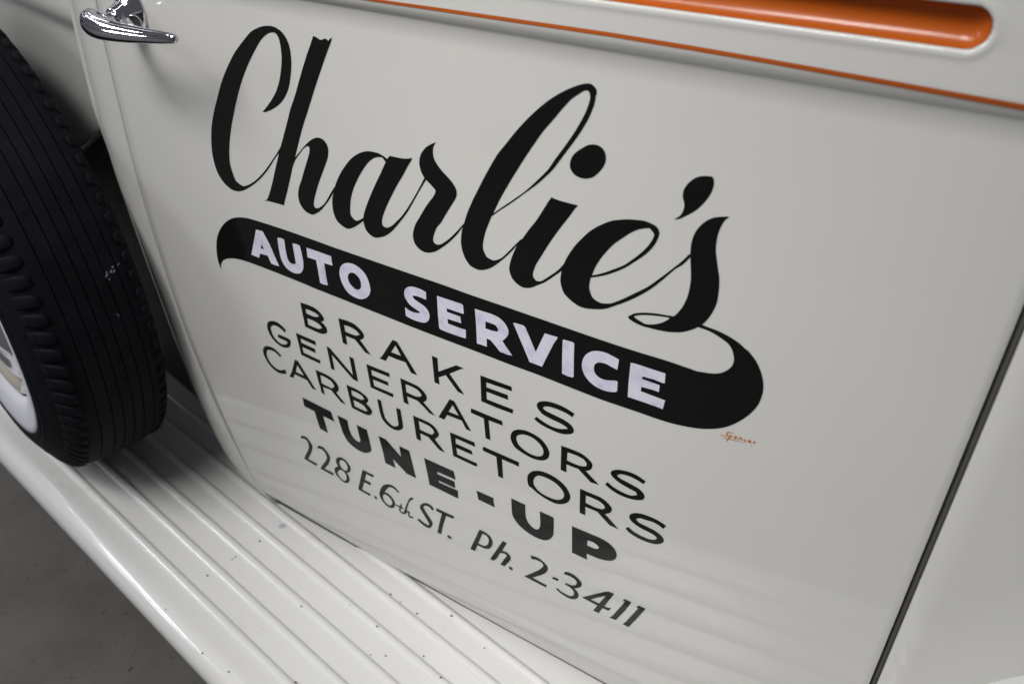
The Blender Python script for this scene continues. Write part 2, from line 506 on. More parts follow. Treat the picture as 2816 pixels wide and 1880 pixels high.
def sheet(name, loops, mat, off, parent, dx=.03, dz=.02, mapper=None):
    """loops in (x, z) on the body side: outline first, then holes"""
    vecs = [[Vector((p[0], p[1], 0)) for p in lp] for lp in loops]
    tris = tessellate_polygon(vecs)
    flat = [v_ for lp in vecs for v_ in lp]
    bm = bmesh.new(); bv = [bm.verts.new(v_) for v_ in flat]
    for t in tris:
        try: bm.faces.new([bv[k] for k in t])
        except ValueError: pass
    xs_ = [v_.x for v_ in flat]; ys_ = [v_.y for v_ in flat]
    for (lo, hi, step, nv) in ((min(xs_), max(xs_), dx, (1, 0, 0)), (min(ys_), max(ys_), dz, (0, 1, 0))):
        k = math.ceil(lo / step)
        while k * step < hi:
            co = Vector((k * step, k * step, 0))
            bmesh.ops.bisect_plane(bm, geom=bm.verts[:] + bm.edges[:] + bm.faces[:], plane_co=co, plane_no=Vector(nv), dist=1e-7)
            k += 1
    for v_ in bm.verts:
        v_.co = (mapper or P)(v_.co.x, v_.co.y, off)
    for f_ in bm.faces:
        f_.normal_update()
        if f_.normal.y > 0: f_.normal_flip()
    me = bpy.data.meshes.new(name); bm.to_mesh(me); bm.free()
    o = link(name, me, mat, None, True)
    return adopt(o, parent)

def glyph(name, mat, off, *txts, label=None):
    loops = [[hit(*p) for p in outline(t)] for t in txts]
    o = sheet(name, loops, mat, off, door)
    if label: o['label'] = label
    return o

K0 = .00030
# --- script name
glyph('script_letter', 'black', K0, "s B:955,45! A:1060,1440 1160,1270 1215,1110 1245,950 1262,720 1250,560 1225,420 1180,320 1130,290 1060,300 1000,335 920,420 830,580 740,760 650,980 580,1200 530,1400 497,1560 B:455,250 425,480 415,660 423,850 460,1000 520,1150 580,1205 645,1245! 720,1225 830,1160 960,1030 1080,870 1180,720 1255,600! 1275,640! 1225,700 1150,800 1030,990 900,1140 780,1235 650,1310 555,1327 450,1295 340,1200 240,1050 180,890 140,700 125,500 135,250 175,10 A:215,1380 260,1200 320,1010 400,820 490,640 600,480 760,285 850,230 960,190 1090,187 1170,215 1260,280 1330,375 1375,480 1405,620 1418,800 1405,1000 1375,1180 1330,1300 1260,1410 1160,1500 1040,1562 B:990,50!")
glyph('script_letter', 'black', K0 + .00006, "s A:1770,350! 1820,365 1860,395 1900,410 1970,390 2020,430! 2035,400 2078,375! 2050,460 1990,620 1900,880 1800,1180 1680,1568 B:1600,290 1520,600 1475,790! 1560,680 1650,575 1740,495 1840,460 1930,490 1990,570 2015,680 2000,800 1930,1000 1850,1220 1800,1400 I:620,480 605,590 620,640 660,662 715,640 790,570 860,450 945,310! 955,350! 920,410 850,530 780,620 720,690 640,745 580,760 510,735 430,660 375,560 355,440 370,320 410,200 460,20 B:1660,880 1710,700 1710,620 1680,595 1620,630 1550,720 1480,820! 1455,880 1440,920! 1400,1110 1350,1330 1305,1510 1302,1555! 1210,1525 1090,1495 1030,1480 975,1480! 1025,1460 1060,1380 1110,1200 1160,970 1220,710 1260,560 1310,370 1370,140 1405,0 A:1480,1300 1570,980 1660,680 1740,450")
glyph('script_letter', 'black', K0, "s C:1062,385! 1085,335! 1030,290 950,245 880,225 790,210 700,220 600,260 500,335 400,460 320,590 260,730 225,860 205,950 200,1050 215,1170 245,1270 290,1350 370,1420 430,1455 480,1460 550,1435 640,1380 705,1330! 705,1280! 650,1315 590,1330 545,1300 505,1250 490,1200 490,1100 505,950 540,820 590,700 650,580 720,470 780,390 860,325 930,305 1000,310")
glyph('script_letter', 'black', K0 + .00006, "s C:1130,283! 1220,305 1370,330 1480,323 1493,330! 1430,430 1350,580 1250,750 1150,940 1070,1110 1015,1260 1000,1340 1010,1400 1045,1430 1090,1442 1150,1420 1190,1390 1225,1355! 1310,1270 1400,1150 1500,990 1600,810 1690,640! 1715,668! 1600,860 1500,1040 1400,1210 1300,1340 1190,1470 I:1830,1060 1740,1110 1650,1132 1590,1130 1520,1090 1450,1010 1415,900 1408,800 C:730,1160 790,990 880,780 980,570 1062,385 1085,335!")
glyph('script_letter', 'black', K0, "s C:1875,65! 1835,130 1825,220 1840,320 1880,400 1950,500 2030,590 2120,690 2190,800 2210,880 2200,950 2150,1040 2050,1200 1950,1370 D:600,1080 550,1200 535,1290 560,1340 610,1365 680,1350 790,1275! 900,1170 1030,1025! 1040,1060! 1015,1075 930,1190 800,1320 680,1410 580,1470 490,1492 400,1485 320,1440 250,1360 215,1260 215,1160 250,1040 320,920 420,750 490,655 550,575 575,510 570,480 500,400 420,315! 390,280! 345,190 320,100 C:1605,400 1610,330 1640,240 1710,150 1780,105")
glyph('script_letter', 'black', K0 + .00006, "s E:1860,172 1930,190 1980,240 2005,290! 2005,345! 1990,365 1980,450 1940,580 1860,760 1760,930 1650,1090 1500,1290 1350,1490 1290,1568 D:2349,270 2200,400 2000,545 1800,690 1600,820 1480,905! 1430,1030 1380,1160 1345,1320 1340,1420 F:540,900 580,970 630,1005 690,1030 760,1018 830,985! 930,890 1030,790 1130,690! 1150,690! 1080,770 1000,860 900,960 780,1060 680,1130 590,1170 520,1183 450,1182 380,1155 310,1110 240,1010 190,880 165,740 175,580 195,480 D:1040,1010 1090,850 1180,640 1270,460 1400,210 E:400,1320 520,1170 680,970 870,760 1060,580 1250,430 1430,320 1600,240 1730,195",
      "s E:1800,290 1860,290 1890,330 1900,390 1880,490 1820,650 1730,820 1620,1000 1480,1200 1330,1400 1220,1560 D:2200,345 2000,520 1800,660 1600,795 1505,865! 1600,660 1700,480 1850,230 E:850,1360 1000,1140 1150,930 1300,760 1450,580 1600,420 1720,340")
glyph('script_letter', 'black', K0, "s F:1625,12! 1740,60 1900,105 2055,145! 2010,190 1900,340 1750,530 1600,740 1480,930 1380,1090 1335,1200 1325,1270 1350,1330 1400,1365 1470,1362! 1600,1280 1740,1180 1840,1070! 1850,1080! 1795,1190 1700,1260 1600,1330 1510,1385 1400,1430 1300,1468 1220,1475 1150,1460 1060,1400 980,1300 945,1170 960,1060 1000,940 1080,770 1150,690 1250,550 1400,360 1550,120")
glyph('letter_dot', 'black', K0, "s n:1634,397 1648,401 1660,411 1666,427 1666,442 1659,459 1646,475 1630,487 1613,491 1594,488 1578,478 1569,464 1568,448 1573,432 1584,419 1600,408 1617,399")
glyph('script_letter', 'black', K0 + .00006, "s G:1185,250 1320,255 1480,275 1600,320 1690,380 1725,460 1710,530 1660,640 1560,760 1450,850 1300,950 1150,1040 950,1120 780,1165 615,1190! 600,1260 590,1350 610,1430 J:760,565 820,620 900,660 970,668 1060,668! 1250,595 1450,500 1650,400 1850,260 2050,110 2190,0 G:2220,800! 2225,860! 2100,980 J:2100,110 1900,280 1720,420 1500,550 1300,640 1120,705 1000,745 900,760 780,758 650,745 550,715 450,650 370,580 300,500 255,380 243,280 265,140 G:195,940 260,820 350,690 470,560 620,430 780,340 950,275 1080,258",
      "s G:1560,390! 1600,430 1640,500 1610,580 1540,680 1440,780 1300,890 1150,990 1000,1050 850,1105 740,1135 632,1155! 680,1040 750,920 850,790 980,655 1100,570 1230,485 1350,425 1450,400")
glyph('apostrophe', 'black', K0, "s H:1420,138 1525,150! 1545,190 1552,250 1530,350 1480,450 1400,560 1260,690 1150,755 1060,800 1000,828 935,840! 910,832! 990,790 1040,720 1065,650 1068,580 1050,510 1045,440 1065,350 1130,260 1220,185 1300,150")
glyph('script_letter', 'black', K0, "s H:1800,795! 1740,840 1680,920 1620,1060 1590,1200 1580,1340 1595,1480 K:1590,50 1610,200 1632,350 1635,480 1620,640 1590,790 1540,900 1470,1010 1410,1080 1355,1125! 1290,1165! 1200,1205 1050,1245 940,1250 800,1242 650,1215 500,1180 380,1145 270,1095 190,1045 160,1010! 165,990! 210,970 260,947 350,935 450,933 600,945 750,968 900,993! 970,930 1040,840 1110,700 1150,560 1175,380 1172,200 H:1168,1400 1170,1320 1190,1190 1240,1060 1320,950 1430,860 1550,810 1680,795",
      "s K:255,990! 330,975 450,972 600,982 740,1000 840,1020! 780,1060 690,1100 590,1120 500,1123 435,1115! 340,1060 280,1020")
# --- banner and its words
glyph('banner', 'black', K0 + .00006, "s K:1355,1125! 1450,1165 1600,1220 1800,1320 1950,1420 2050,1510 L:1860,250 1980,400 2060,560 2100,700 2112,840 2095,960 2040,1100 1960,1210 1850,1310 1700,1405 1550,1470 1400,1505 1220,1515 1050,1507 850,1475 650,1430 430,1365 200,1285 0,1215 P:1000,1270 0,878 O:1400,1290 870,1085 0,755 N:1000,1275 0,880 M:1500,1170 1000,970 600,820 450,778 340,762 250,770 190,805 165,870 170,940! 130,840 100,700 92,560 105,420 150,300 210,210 280,150 370,112 470,102 580,112 680,138 850,190 1200,305 1600,445 2000,590 N:1000,460 1700,700 O:300,0 800,180 1400,385 P:1000,310 L:0,248 500,400 900,535 1040,585 1150,603 1250,618 1330,622 1400,618 1480,593 1560,545 1610,490 1635,410 1630,330 1600,230 1540,140 K:1640,1330 1480,1235 1290,1165!", label='black swoosh banner under the script name')
KW = K0 + .0003
for t in (("p M:735,298 840,325 950,530 1110,890 1040,872 980,845 925,720 800,685 785,752 720,728 660,700", "p M:822,530 868,618 812,598"),
          ("p M:1080,432 1130,432~ 1190,462 1215,640~ 1250,780~ 1290,835~ 1340,857~ 1378,845 1350,680 1320,522 1380,530~ 1443,560 1480,720~ 1500,860~ 1490,950~ 1450,1000~ 1400,1008~ 1320,985~ 1230,920~ 1160,820~ 1120,690~ 1085,490~",),
          ("p M:1548,588 1700,640 1860,697 1948,727 1955,800 1972,878 1895,858 1835,838 1860,1010 1893,1197 1830,1185 1770,1155 1735,950 1702,790 1640,768 1567,745",),
          ("s N:560,483 640,495 730,540 820,620 880,710 925,840 937,930 910,1010 860,1052 790,1068 720,1052 630,1005 550,930 490,830 450,720 437,620 455,545 500,500", "s N:620,640 670,645 725,690 770,755 787,830 780,890 745,917 690,900 630,845 590,785 572,710 585,660"),
          ("p N:1835,953 1838,1075 1800,1062~ 1740,1035~ 1660,1012~ 1615,1012 1640,1060~ 1720,1120~ 1800,1175~ 1865,1250~ 1892,1330~ 1880,1400~ 1840,1440~ 1790,1445~ 1700,1425~ 1600,1385~ 1510,1335 1495,1195 1560,1245~ 1640,1280~ 1710,1292~ 1742,1285 1720,1262~ 1650,1215~ 1570,1150~ 1500,1050~ 1482,970~ 1500,905~ 1545,870~ 1610,865~ 1720,895~",),
          ("p O:250,190 330,218 640,318 672,345 683,478 660,478 405,392 412,450 625,525 642,632 420,562 428,638 640,718 715,738 717,878 620,850 420,780 300,728 285,700 265,480",),
          ("p O:862,400 1060,462 1150,492~ 1260,550~ 1350,640~ 1400,740~ 1400,810~ 1360,870~ 1305,920 1465,1155 1390,1140 1265,1090 1180,980 1115,905 1052,878 1055,1012 1000,992 895,958 885,700", "p O:1032,603 1140,640~ 1200,670~ 1240,735~ 1225,770 1130,750~ 1032,715"),
          ("p O:1480,628 1510,630 1640,665 1675,695 1845,1095 1990,795 2205,860 2140,950 1945,1333 1740,1255 1730,1220",),
          ("p P:412,308 560,348 587,370 580,600 578,900 565,920 478,898 390,855 392,600 400,330",),
          ("p P:1310,632 1282,797 1200,755~ 1120,708~ 1040,682~ 970,678~ 920,708~ 903,780~ 930,860~ 990,920~ 1070,955~ 1180,970~ 1240,968~ 1288,985 1280,1140 1250,1155~ 1130,1145~ 1020,1110~ 910,1050~ 810,960~ 740,850~ 710,730~ 730,620~ 790,540~ 870,500~ 960,492~ 1090,520~ 1200,570~",),
          ("p P:1498,683 1560,692 1840,785 2060,855 2048,1015 1990,1000 1870,950 1688,900 1682,945 1800,985 1965,1045 1953,1155 1860,1120 1670,1068 1660,1140 1850,1212 2055,1290 2015,1430 1900,1385 1700,1315 1450,1230 1465,1000",)):
    glyph('white_letter', 'lilac', KW, *t)
# --- block lines
LINES = [
 # BRAKES
 ("p Q:740,180 900,235~ 1000,290~ 1080,370~ 1120,440~ 1115,480~ 1075,490 1130,545~ 1170,610~ 1170,670~ 1110,690~ 1030,670~ 930,625 820,575 780,380", "p Q:825,285 930,325~ 1000,365~ 1045,405 1000,418~ 930,400~ 838,355", "p Q:850,437 960,480~ 1050,540~ 1095,595 1040,608~ 960,580~ 870,540"),
 ("p Q:1355,435 1500,478~ 1610,530~ 1710,620~ 1765,700~ 1765,750~ 1705,790 1790,905 1880,1030 1790,990 1625,780 1475,720 1500,868 1430,835 1390,620", "p Q:1447,545 1550,580~ 1640,635~ 1700,700 1650,718~ 1560,690~ 1465,650"),
 ("p R:585,198 655,225 985,770 885,730 795,560 650,510 522,455 475,540 372,495 410,470", "p R:632,285 722,455 562,395"),
 ("p R:1222,455 1310,490 1325,712 1615,607 1738,660 1680,670 1505,743 1745,1082 1640,1035 1445,765 1330,800 1345,917 1265,882",),
 ("p S:360,183 860,365 872,440 455,295 457,375 800,500 810,580 457,445 462,568 890,735 880,800 620,705 375,600",),
 ("p S:1880,800 1845,857 1740,790~ 1600,728~ 1480,690~ 1400,683~ 1368,710 1420,755~ 1560,825~ 1720,905~ 1830,990~ 1870,1070~ 1850,1115~ 1760,1133~ 1640,1115~ 1480,1050~ 1330,970~ 1230,890 1265,848 1370,925~ 1500,1000~ 1640,1045~ 1770,1045 1740,1010~ 1650,955~ 1500,885~ 1360,805~ 1285,715~ 1272,650~ 1310,610~ 1400,598~ 1540,625~ 1720,700~",),
 # GENERATORS
 ("p Q:508,630 490,670 430,610~ 360,565~ 300,550~ 265,580~ 275,650~ 310,730~ 370,800~ 430,848~ 490,862~ 530,850 528,815 380,745 380,690 550,765 580,790 585,850~ 565,900~ 515,915~ 440,895~ 350,830~ 270,735~ 215,620~ 205,540~ 230,490~ 290,480~ 370,505~ 450,565~",),
 ("p Q:668,670 980,805 995,878 742,762 760,832 975,930 990,1000 772,898 795,990 1060,1115 1065,1172 760,1030",),
 ("p Q:1165,892 1215,915 1590,1355 1530,1052 1600,1085 1675,1460 1590,1420 1248,1025 1297,1280 1240,1250",),
 ("p R:162,588 530,735 542,800 240,682 255,768 510,878 520,940 268,835 288,938 598,1070 595,1125 235,965",),
 ("p R:710,815 880,890~ 1000,950~ 1090,1035~ 1138,1120~ 1125,1180~ 1082,1200 1275,1425 1180,1380 1090,1280 985,1178 820,1108 848,1247 768,1205", "p R:793,912 900,955~ 1000,1015~ 1057,1090 1035,1115~ 950,1105~ 808,1040"),
 ("p R:1508,1155 1580,1185 S:210,1085 130,1050 R:1703,1500 1465,1408 1422,1485 1328,1442", "p R:1555,1248 1655,1420 1490,1355"),
 ("p S:208,713 710,920 720,993 492,908 522,1230 445,1195 415,878 205,785",),
 ("s S:980,1055 1090,1072 1220,1130 1350,1220 1440,1340 1475,1440 1450,1520 1390,1550 1320,1553 1200,1520 1050,1440 920,1345 860,1240 848,1170 870,1100 920,1065", "s S:1020,1135 1100,1145 1210,1195 1310,1280 1370,1370 1378,1440 1350,1482 1270,1485 1170,1450 1060,1380 970,1290 938,1200 955,1155"),
 ("p T:492,258 700,335~ 830,395~ 930,475~ 990,550~ 990,610~ 950,655~ 885,665 1105,895 965,850 765,635 680,605 575,560 575,690 482,650", "p T:592,365 740,420~ 850,480~ 903,545 895,588~ 820,590~ 700,550~ 582,495"),
 ("p T:1858,838 1813,877 1700,805~ 1570,745~ 1450,718~ 1390,735 1440,785~ 1580,860~ 1740,950~ 1820,1030~ 1835,1090~ 1810,1130~ 1730,1137~ 1600,1115~ 1450,1060~ 1310,980~ 1198,882 1240,847 1340,930~ 1480,1010~ 1620,1063~ 1720,1055 1690,1005~ 1560,935~ 1420,850~ 1310,750~ 1290,690~ 1330,655~ 1430,648~ 1580,680~ 1720,740~",),
 # CARBURETORS
 ("p Q:437,1045 415,1063 340,990~ 260,950~ 210,950~ 195,1000~ 215,1080~ 270,1170~ 340,1235~ 420,1275~ 495,1262 522,1325 470,1335~ 390,1315~ 300,1250~ 210,1140~ 150,1020~ 140,940~ 160,895~ 210,885~ 290,910~ 370,970~",),
 ("p Q:655,1102 700,1125 U:530,133 465,100 Q:848,1435 650,1340 628,1402 568,1375 600,1310", "p Q:690,1190 800,1360 668,1300"),
 ("p Q:985,1268 1150,1340~ 1260,1410~ 1330,1490~ U:893,100~ 880,145~ 850,165 1008,362 930,325 770,130 635,75 668,203 615,170 590,60 Q:1040,1480", "p Q:1063,1355 1150,1392~ 1240,1455~ 1290,1530 U:790,98~ 700,60~ 615,15"),
 ("p U:1015,40 1160,105~ 1260,165~ 1340,235~ 1370,295~ 1335,345 1390,400~ 1430,470~ 1415,520~ 1370,533~ 1300,510~ 1200,460 1105,412 1060,230", "p U:1092,130 1180,165~ 1260,215~ 1305,270 1270,285~ 1190,255~ 1108,212", "p U:1128,287 1220,330~ 1310,395~ 1357,465 1320,465~ 1240,430~ 1150,385"),
 ("p U:1512,268 1575,297 1600,430~ 1635,560~ 1690,640~ 1770,705~ 1830,712~ 1858,690 1818,412 1888,440 1930,700~ 1920,750~ 1860,778~ 1790,765~ 1690,705~ 1600,600~ 1555,480~",),
 ("p U:2090,535 2349,650~ V:680,-40~ 740,50~ 745,100~ 680,155 850,375 755,330 580,125 445,60 460,185 388,150 U:2120,720", "p U:2180,625 2349,705~ V:650,0~ 672,50 640,80~ 560,55~ 440,0"),
 ("p V:925,42 1320,207 1332,280 1015,140 1020,225 1278,342 1290,410 1028,295 1042,400 1360,545 1368,597 1310,580 978,425",),
 ("p V:1462,272 2038,525 2040,597 1765,478 1783,790 1707,752 1675,440 1455,338",),
 ("s T:100,663 200,680 330,735 460,820 570,930 625,1030 637,1100 605,1165 545,1195 460,1203 370,1183 230,1110 100,1020 10,940 W:550,200 530,90 545,20 T:20,675", "s T:130,742 230,770 340,825 440,900 520,1000 537,1070 510,1115 440,1133 340,1110 220,1055 110,975 50,890 42,820 75,760"),
 ("p T:795,952 1000,1040~ 1130,1095~ 1240,1180~ 1305,1260~ 1305,1310~ 1270,1345~ 1197,1360 W:2010,905 1860,840 1660,620 1467,540 1465,680 1375,635", "p T:887,1060 1010,1110~ 1110,1160~ 1180,1220~ 1200,1262 1160,1285~ 1050,1258~ 883,1180"),
 ("p b:1685,630 1600,712 1520,640~ 1330,530~ 1130,470~ 1000,428~ 910,430~ 870,455 960,545~ 1150,640~ 1380,760~ 1540,880~ 1620,990~ 1615,1060~ 1550,1105~ 1440,1125~ 1280,1100~ 1050,1020~ 850,920~ 690,810~ 590,708 620,675 675,660 780,760~ 960,870~ 1120,945~ 1250,992~ 1380,1000~ 1440,970 1380,895~ 1220,800~ 1000,690~ 820,570~ 710,455~ 692,370~ 740,310~ 850,285~ 1000,300~ 1200,365~ 1420,460~ 1600,570~",),
 # TUNE-UP
 ("p U:308,245 765,475 790,550 825,638 640,545 720,822 590,750 500,470 335,385",),
 ("p U:868,533 1030,612 1060,760~ 1110,870~ 1180,945~ 1230,965~ 1240,935 1180,688 1345,770 1415,1060~ 1415,1110~ 1360,1140~ 1290,1135~ 1180,1080~ 1050,970~ 970,840~ 920,700~",),
 ("p U:1533,865 1650,920 1900,1205 1868,1028 2028,1105 2085,1330 2140,1548 1990,1475 1765,1235 1812,1385 1645,1303 1600,1100",),
 ("p V:507,457 985,673 1018,812 715,680 730,720 998,838 1012,948 742,822 752,852 1052,985 1060,1115 597,888 560,700",),
 ("p V:1353,983 1625,1103 1632,1180 1648,1253 1385,1128",),
 ("p W:270,402 497,508 503,680~ 530,770~ 600,860~ 680,908~ 720,890~ 740,830~ 732,612 950,712 958,740 955,940~ 945,1010~ 880,1070~ 800,1080~ 680,1040~ 520,945~ 380,820~ 300,700~ 283,640~",),
 ("p W:1253,853 1500,955~ 1720,1050~ 1850,1130~ 1940,1225~ 1975,1310~ 1955,1375~ 1900,1408~ 1800,1405~ 1680,1375~ 1490,1297 1487,1350 1497,1395 1252,1280", "p W:1500,1080 1600,1115~ 1670,1170~ 1690,1200 1660,1222~ 1590,1205~ 1495,1160"),
 # address
 ("k U:283,885,46 345,895,40 400,950,36 438,1040,56 420,1120,64 368,1225,68",), ("k U:338,1222,26 440,1278,34 535,1333,36",),
 ("k U:553,1045,44 620,1060,40 680,1120,36 725,1210,52 712,1280,62 660,1350,66 628,1390,62",), ("k U:600,1380,26 700,1430,34 805,1487,38",),
 ("p c:690,405 640,320~ 625,230~ 650,180~ 720,158~ 800,175~ 900,250~ 980,350~ 1025,460~ 1015,530~ 980,565~ 920,580 970,660~ 995,740~ 985,810~ 930,850~ 860,840~ 760,770~ 660,660~ 600,560~ 588,490~ 610,430~ 650,412~", "s c:760,232 830,255 900,330 940,420 935,490 900,520 840,500 770,430 725,340 728,265", "s c:730,500 790,510 860,570 905,660 915,740 890,790 830,780 750,710 690,620 675,550"),
 ("p c:1350,490 1650,645 1630,702 1440,605 1405,760 1570,850 1545,912 1390,825 1330,1020 1565,1150 1535,1195 1400,1120 1230,1025 1240,960 1330,540",),
 ("s c:1650,1200 1690,1205 1730,1240 1740,1280 1715,1290 1670,1250",),
 ("p c:2330,1090 2310,1118 2280,1100 2240,1050~ 2170,990~ 2100,962~ 2040,975~ 1930,1090 2020,1125~ 2130,1230~ 2200,1340~ 2225,1430~ 2200,1500~ 2130,1522~ 2050,1500~ 1940,1410~ 1850,1290~ 1800,1170~ 1815,1050~ 1880,930~ 1970,888~ 2080,890~ 2200,950~", "s c:1905,1160 1970,1160 2050,1220 2120,1310 2145,1390 2120,1440 2060,1450 1980,1390 1915,1300 1893,1220"),
 ("k Y:525,745,16 580,775,22 640,803,20",), ("k Y:615,735,22 590,790,26 590,840,22 630,875,22 680,880,30",),
 ("k Y:800,645,34 760,650,36 725,700,26 690,790,32 665,885,40",), ("k Y:680,870,24 710,850,22 735,865,26 730,910,24 760,945,24 805,945,20",),
 ("k Y:1125,825,34 1060,755,40 980,735,44 938,775,56 970,850,52 1040,960,56 1088,1050,58 1060,1098,46 980,1060,40 880,975,32",),
 ("p Y:1183,800 1465,932 1447,970 1335,922 1290,1050 1253,1220 1192,1188 1230,1020 1265,890 1170,838",),
 ("s Y:1360,1235 1400,1250 1425,1295 1390,1290 1350,1255",),
 ("p Z:463,203 560,250~ 640,320~ 675,400~ 665,465~ 620,512~ 560,512~ 490,485~ 432,455 390,550 315,517", "p Z:512,268 570,300~ 605,345~ 612,400~ 590,450~ 535,465~ 443,422"),
 ("p Z:840,387 905,420 830,545 890,565~ 945,610~ 970,660~ 950,710~ 865,798 800,765 905,625 870,595~ 800,580 735,675 690,708 632,680",),
 ("s Z:955,797 990,820 1003,850 980,858 945,835 938,810",),
 ("p Z:1288,620 1400,655~ 1490,720~ 1560,800~ 1565,850~ 1530,900~ 1450,940~ 1320,978 1552,1103 1535,1135 1480,1110 1183,955 1300,910~ 1420,855~ 1490,800~ 1490,765~ 1440,720~ 1370,690~ 1302,680",),
 ("p Z:1655,962 1745,1005 1725,1033 1637,995",),
 ("p X:660,415 720,420~ 800,455~ 880,520~ 935,590~ 935,635~ 900,670~ 820,682 870,740~ 890,800~ 870,840~ 800,858~ 720,835~ 620,775~ 550,720~ 522,690 545,678 620,740~ 700,785~ 760,807~ 805,795~ 815,750~ 790,705~ 740,660~ 670,620 682,593 740,620~ 800,635~ 845,625~ 860,590~ 840,550~ 790,510~ 720,475~ 652,455",),
 ("p X:945,827 1160,770 1340,732 1380,733 1465,770 1305,968 1370,995 1420,1000 1380,1038 1350,1035 1280,1000 1230,1055 1222,1083 1125,1040 1190,958 1070,895", "p X:1085,858 1330,800 1220,925"),
 ("p X:1632,853 1742,905 1640,1040 1490,1193 1385,1153 1440,1120 1600,940 1640,888 1598,885",),
 ("p X:1858,958 1970,1008 1830,1170 1695,1306 1600,1258 1650,1220 1790,1070 1855,1000 1818,992",)]
for i, t in enumerate(LINES):
    glyph('letter', 'black', K0 + (.00005 if i % 2 else 0), *t)
SIG = ["k a:835,580,30 720,560,34 610,545,46 560,590,50 610,640,56 600,690,44 480,690,24 390,675,34 300,650,20", "k a:700,665,40 650,770,52 600,850,40 540,905,16", "k a:720,665,34 790,705,34 740,735,30 670,740,26", "k a:980,805,20 880,790,50 900,710,44 980,745,40 900,765,30", "k a:1045,835,36 1085,760,44 1170,785,50 1170,865,46", "k a:1375,850,16 1300,830,20 1265,885,46 1370,920,20", "k a:1570,965,18 1430,920,44 1470,865,44 1545,895,36 1460,905,30", "k a:1640,990,40 1680,905,46 1700,935,30 1770,940,14", "k a:370,745,14 500,765,20 650,805,24 850,850,20 1050,900,18 1230,945,8"]
for i, t in enumerate(SIG):
    glyph('signature_stroke', 'sign', K0 + .00004 * i, t)
glyph('paint_chip', 'chip', K0, "s a:1555,1060 1575,1085 1560,1115 1540,1085")

# --- belt: pinstripe and inlay
def rect_loop(x0, x1, z0, z1, nseg=40, wob=.0002):
    top = [(x0 + (x1 - x0) * i / nseg, z1 + random.uniform(-wob, wob)) for i in range(nseg + 1)]
    bot = [(x1 - (x1 - x0) * i / nseg, z0 + random.uniform(-wob, wob)) for i in range(nseg + 1)]
    return top + bot
up_ = [(1052, 0), (1250, 27.5), (1500, 63.5), (1684, 90), (1900, 125), (2112, 161.5), (2450, 221), (2816, 286.5)]
lo_ = [(998, 0), (1250, 37.5), (1500, 74.5), (1684, 102), (1900, 138), (2112, 174.5), (2450, 235.5), (2816, 303)]
du = [(x, y) for x, y in zip(*[[q[k] for q in [hit(*p) for p in up_]] for k in (0, 1)])]
dl = [(x, y) for x, y in zip(*[[q[k] for q in [hit(*p) for p in lo_]] for k in (0, 1)])]
xe = XR - .001
loop = [(-.885, du[0][1])] + du + [(xe, du[-1][1]), (xe, dl[-1][1])] + dl[::-1] + [(-.885, dl[0][1])]
o = sheet('pinstripe', [loop], 'pin', .0004, door, .02, .001)
o['label'] = 'thin orange pinstripe along the belt moulding'
sheet('pinstripe', [rect_loop(XR + GAPR + .001, XR + .6, -.1745, -.1713)], 'pin', .0004, quarter, .02, .001, lambda x, z, off: P(x, z, off, False))
lp = []
for k in range(25):
    a = -math.pi / 2 + math.pi * k / 24
    lp.append((CH_R - CH_H + (CH_H - .0003) * math.cos(a), CH_Z + (CH_H - .0003) * math.sin(a) + random.uniform(-.00015, .00015)))
for k in range(25):
    a = math.pi / 2 + math.pi * k / 24
    lp.append((CH_L + CH_H + (CH_H - .0003) * math.cos(a), CH_Z + (CH_H - .0003) * math.sin(a)))
o = sheet('belt_inlay', [lp], 'orange', .0006, door, .0015 if False else .004, .0009)
o['label'] = 'orange painted channel with rounded end in the belt moulding'

# ------------------------------------------------------------------ door handle
def sweep(name, path, secs, mat, parent, nseg=20, up=Vector((0, 0, 1)), cap=True):
    """path of points, secs = (half width sideways, half height, ridge) per point"""
    rows = []
    for i, p in enumerate(path):
        d = (path[min(i + 1, len(path) - 1)] - path[max(i - 1, 0)]).normalized()
        sx = d.cross(up)
        sx = sx.normalized() if sx.length > 1e-4 else Vector((1, 0, 0))
        uz = sx.cross(d).normalized()
        w, h, rg = secs[i]
        row = []
        for k in range(nseg):
            a = 2 * math.pi * k / nseg
            f_ = 1 - rg * (math.exp(-((a - .30) / .13) ** 2) + math.exp(-((a - 1.20) / .13) ** 2)) * .6
            row.append(p + sx * (w * math.cos(a) * f_) + uz * (h * math.sin(a) * f_))
        rows.append(row)
    verts = [q for r_ in rows for q in r_]; faces = []
    for i in range(len(rows) - 1):
        for k in range(nseg):
            faces.append((i * nseg + k, i * nseg + (k + 1) % nseg, (i + 1) * nseg + (k + 1) % nseg, (i + 1) * nseg + k))
    if cap:
        faces.append(tuple(range(nseg - 1, -1, -1))); b0 = (len(rows) - 1) * nseg
        faces.append(tuple(range(b0, b0 + nseg)))
    o = mesh_obj(name, verts, faces, mat)
    return adopt(o, parent)

HX, HZ = -.8400, -.2290 + CAMZ
y0 = surf(HX, HZ - CAMZ)
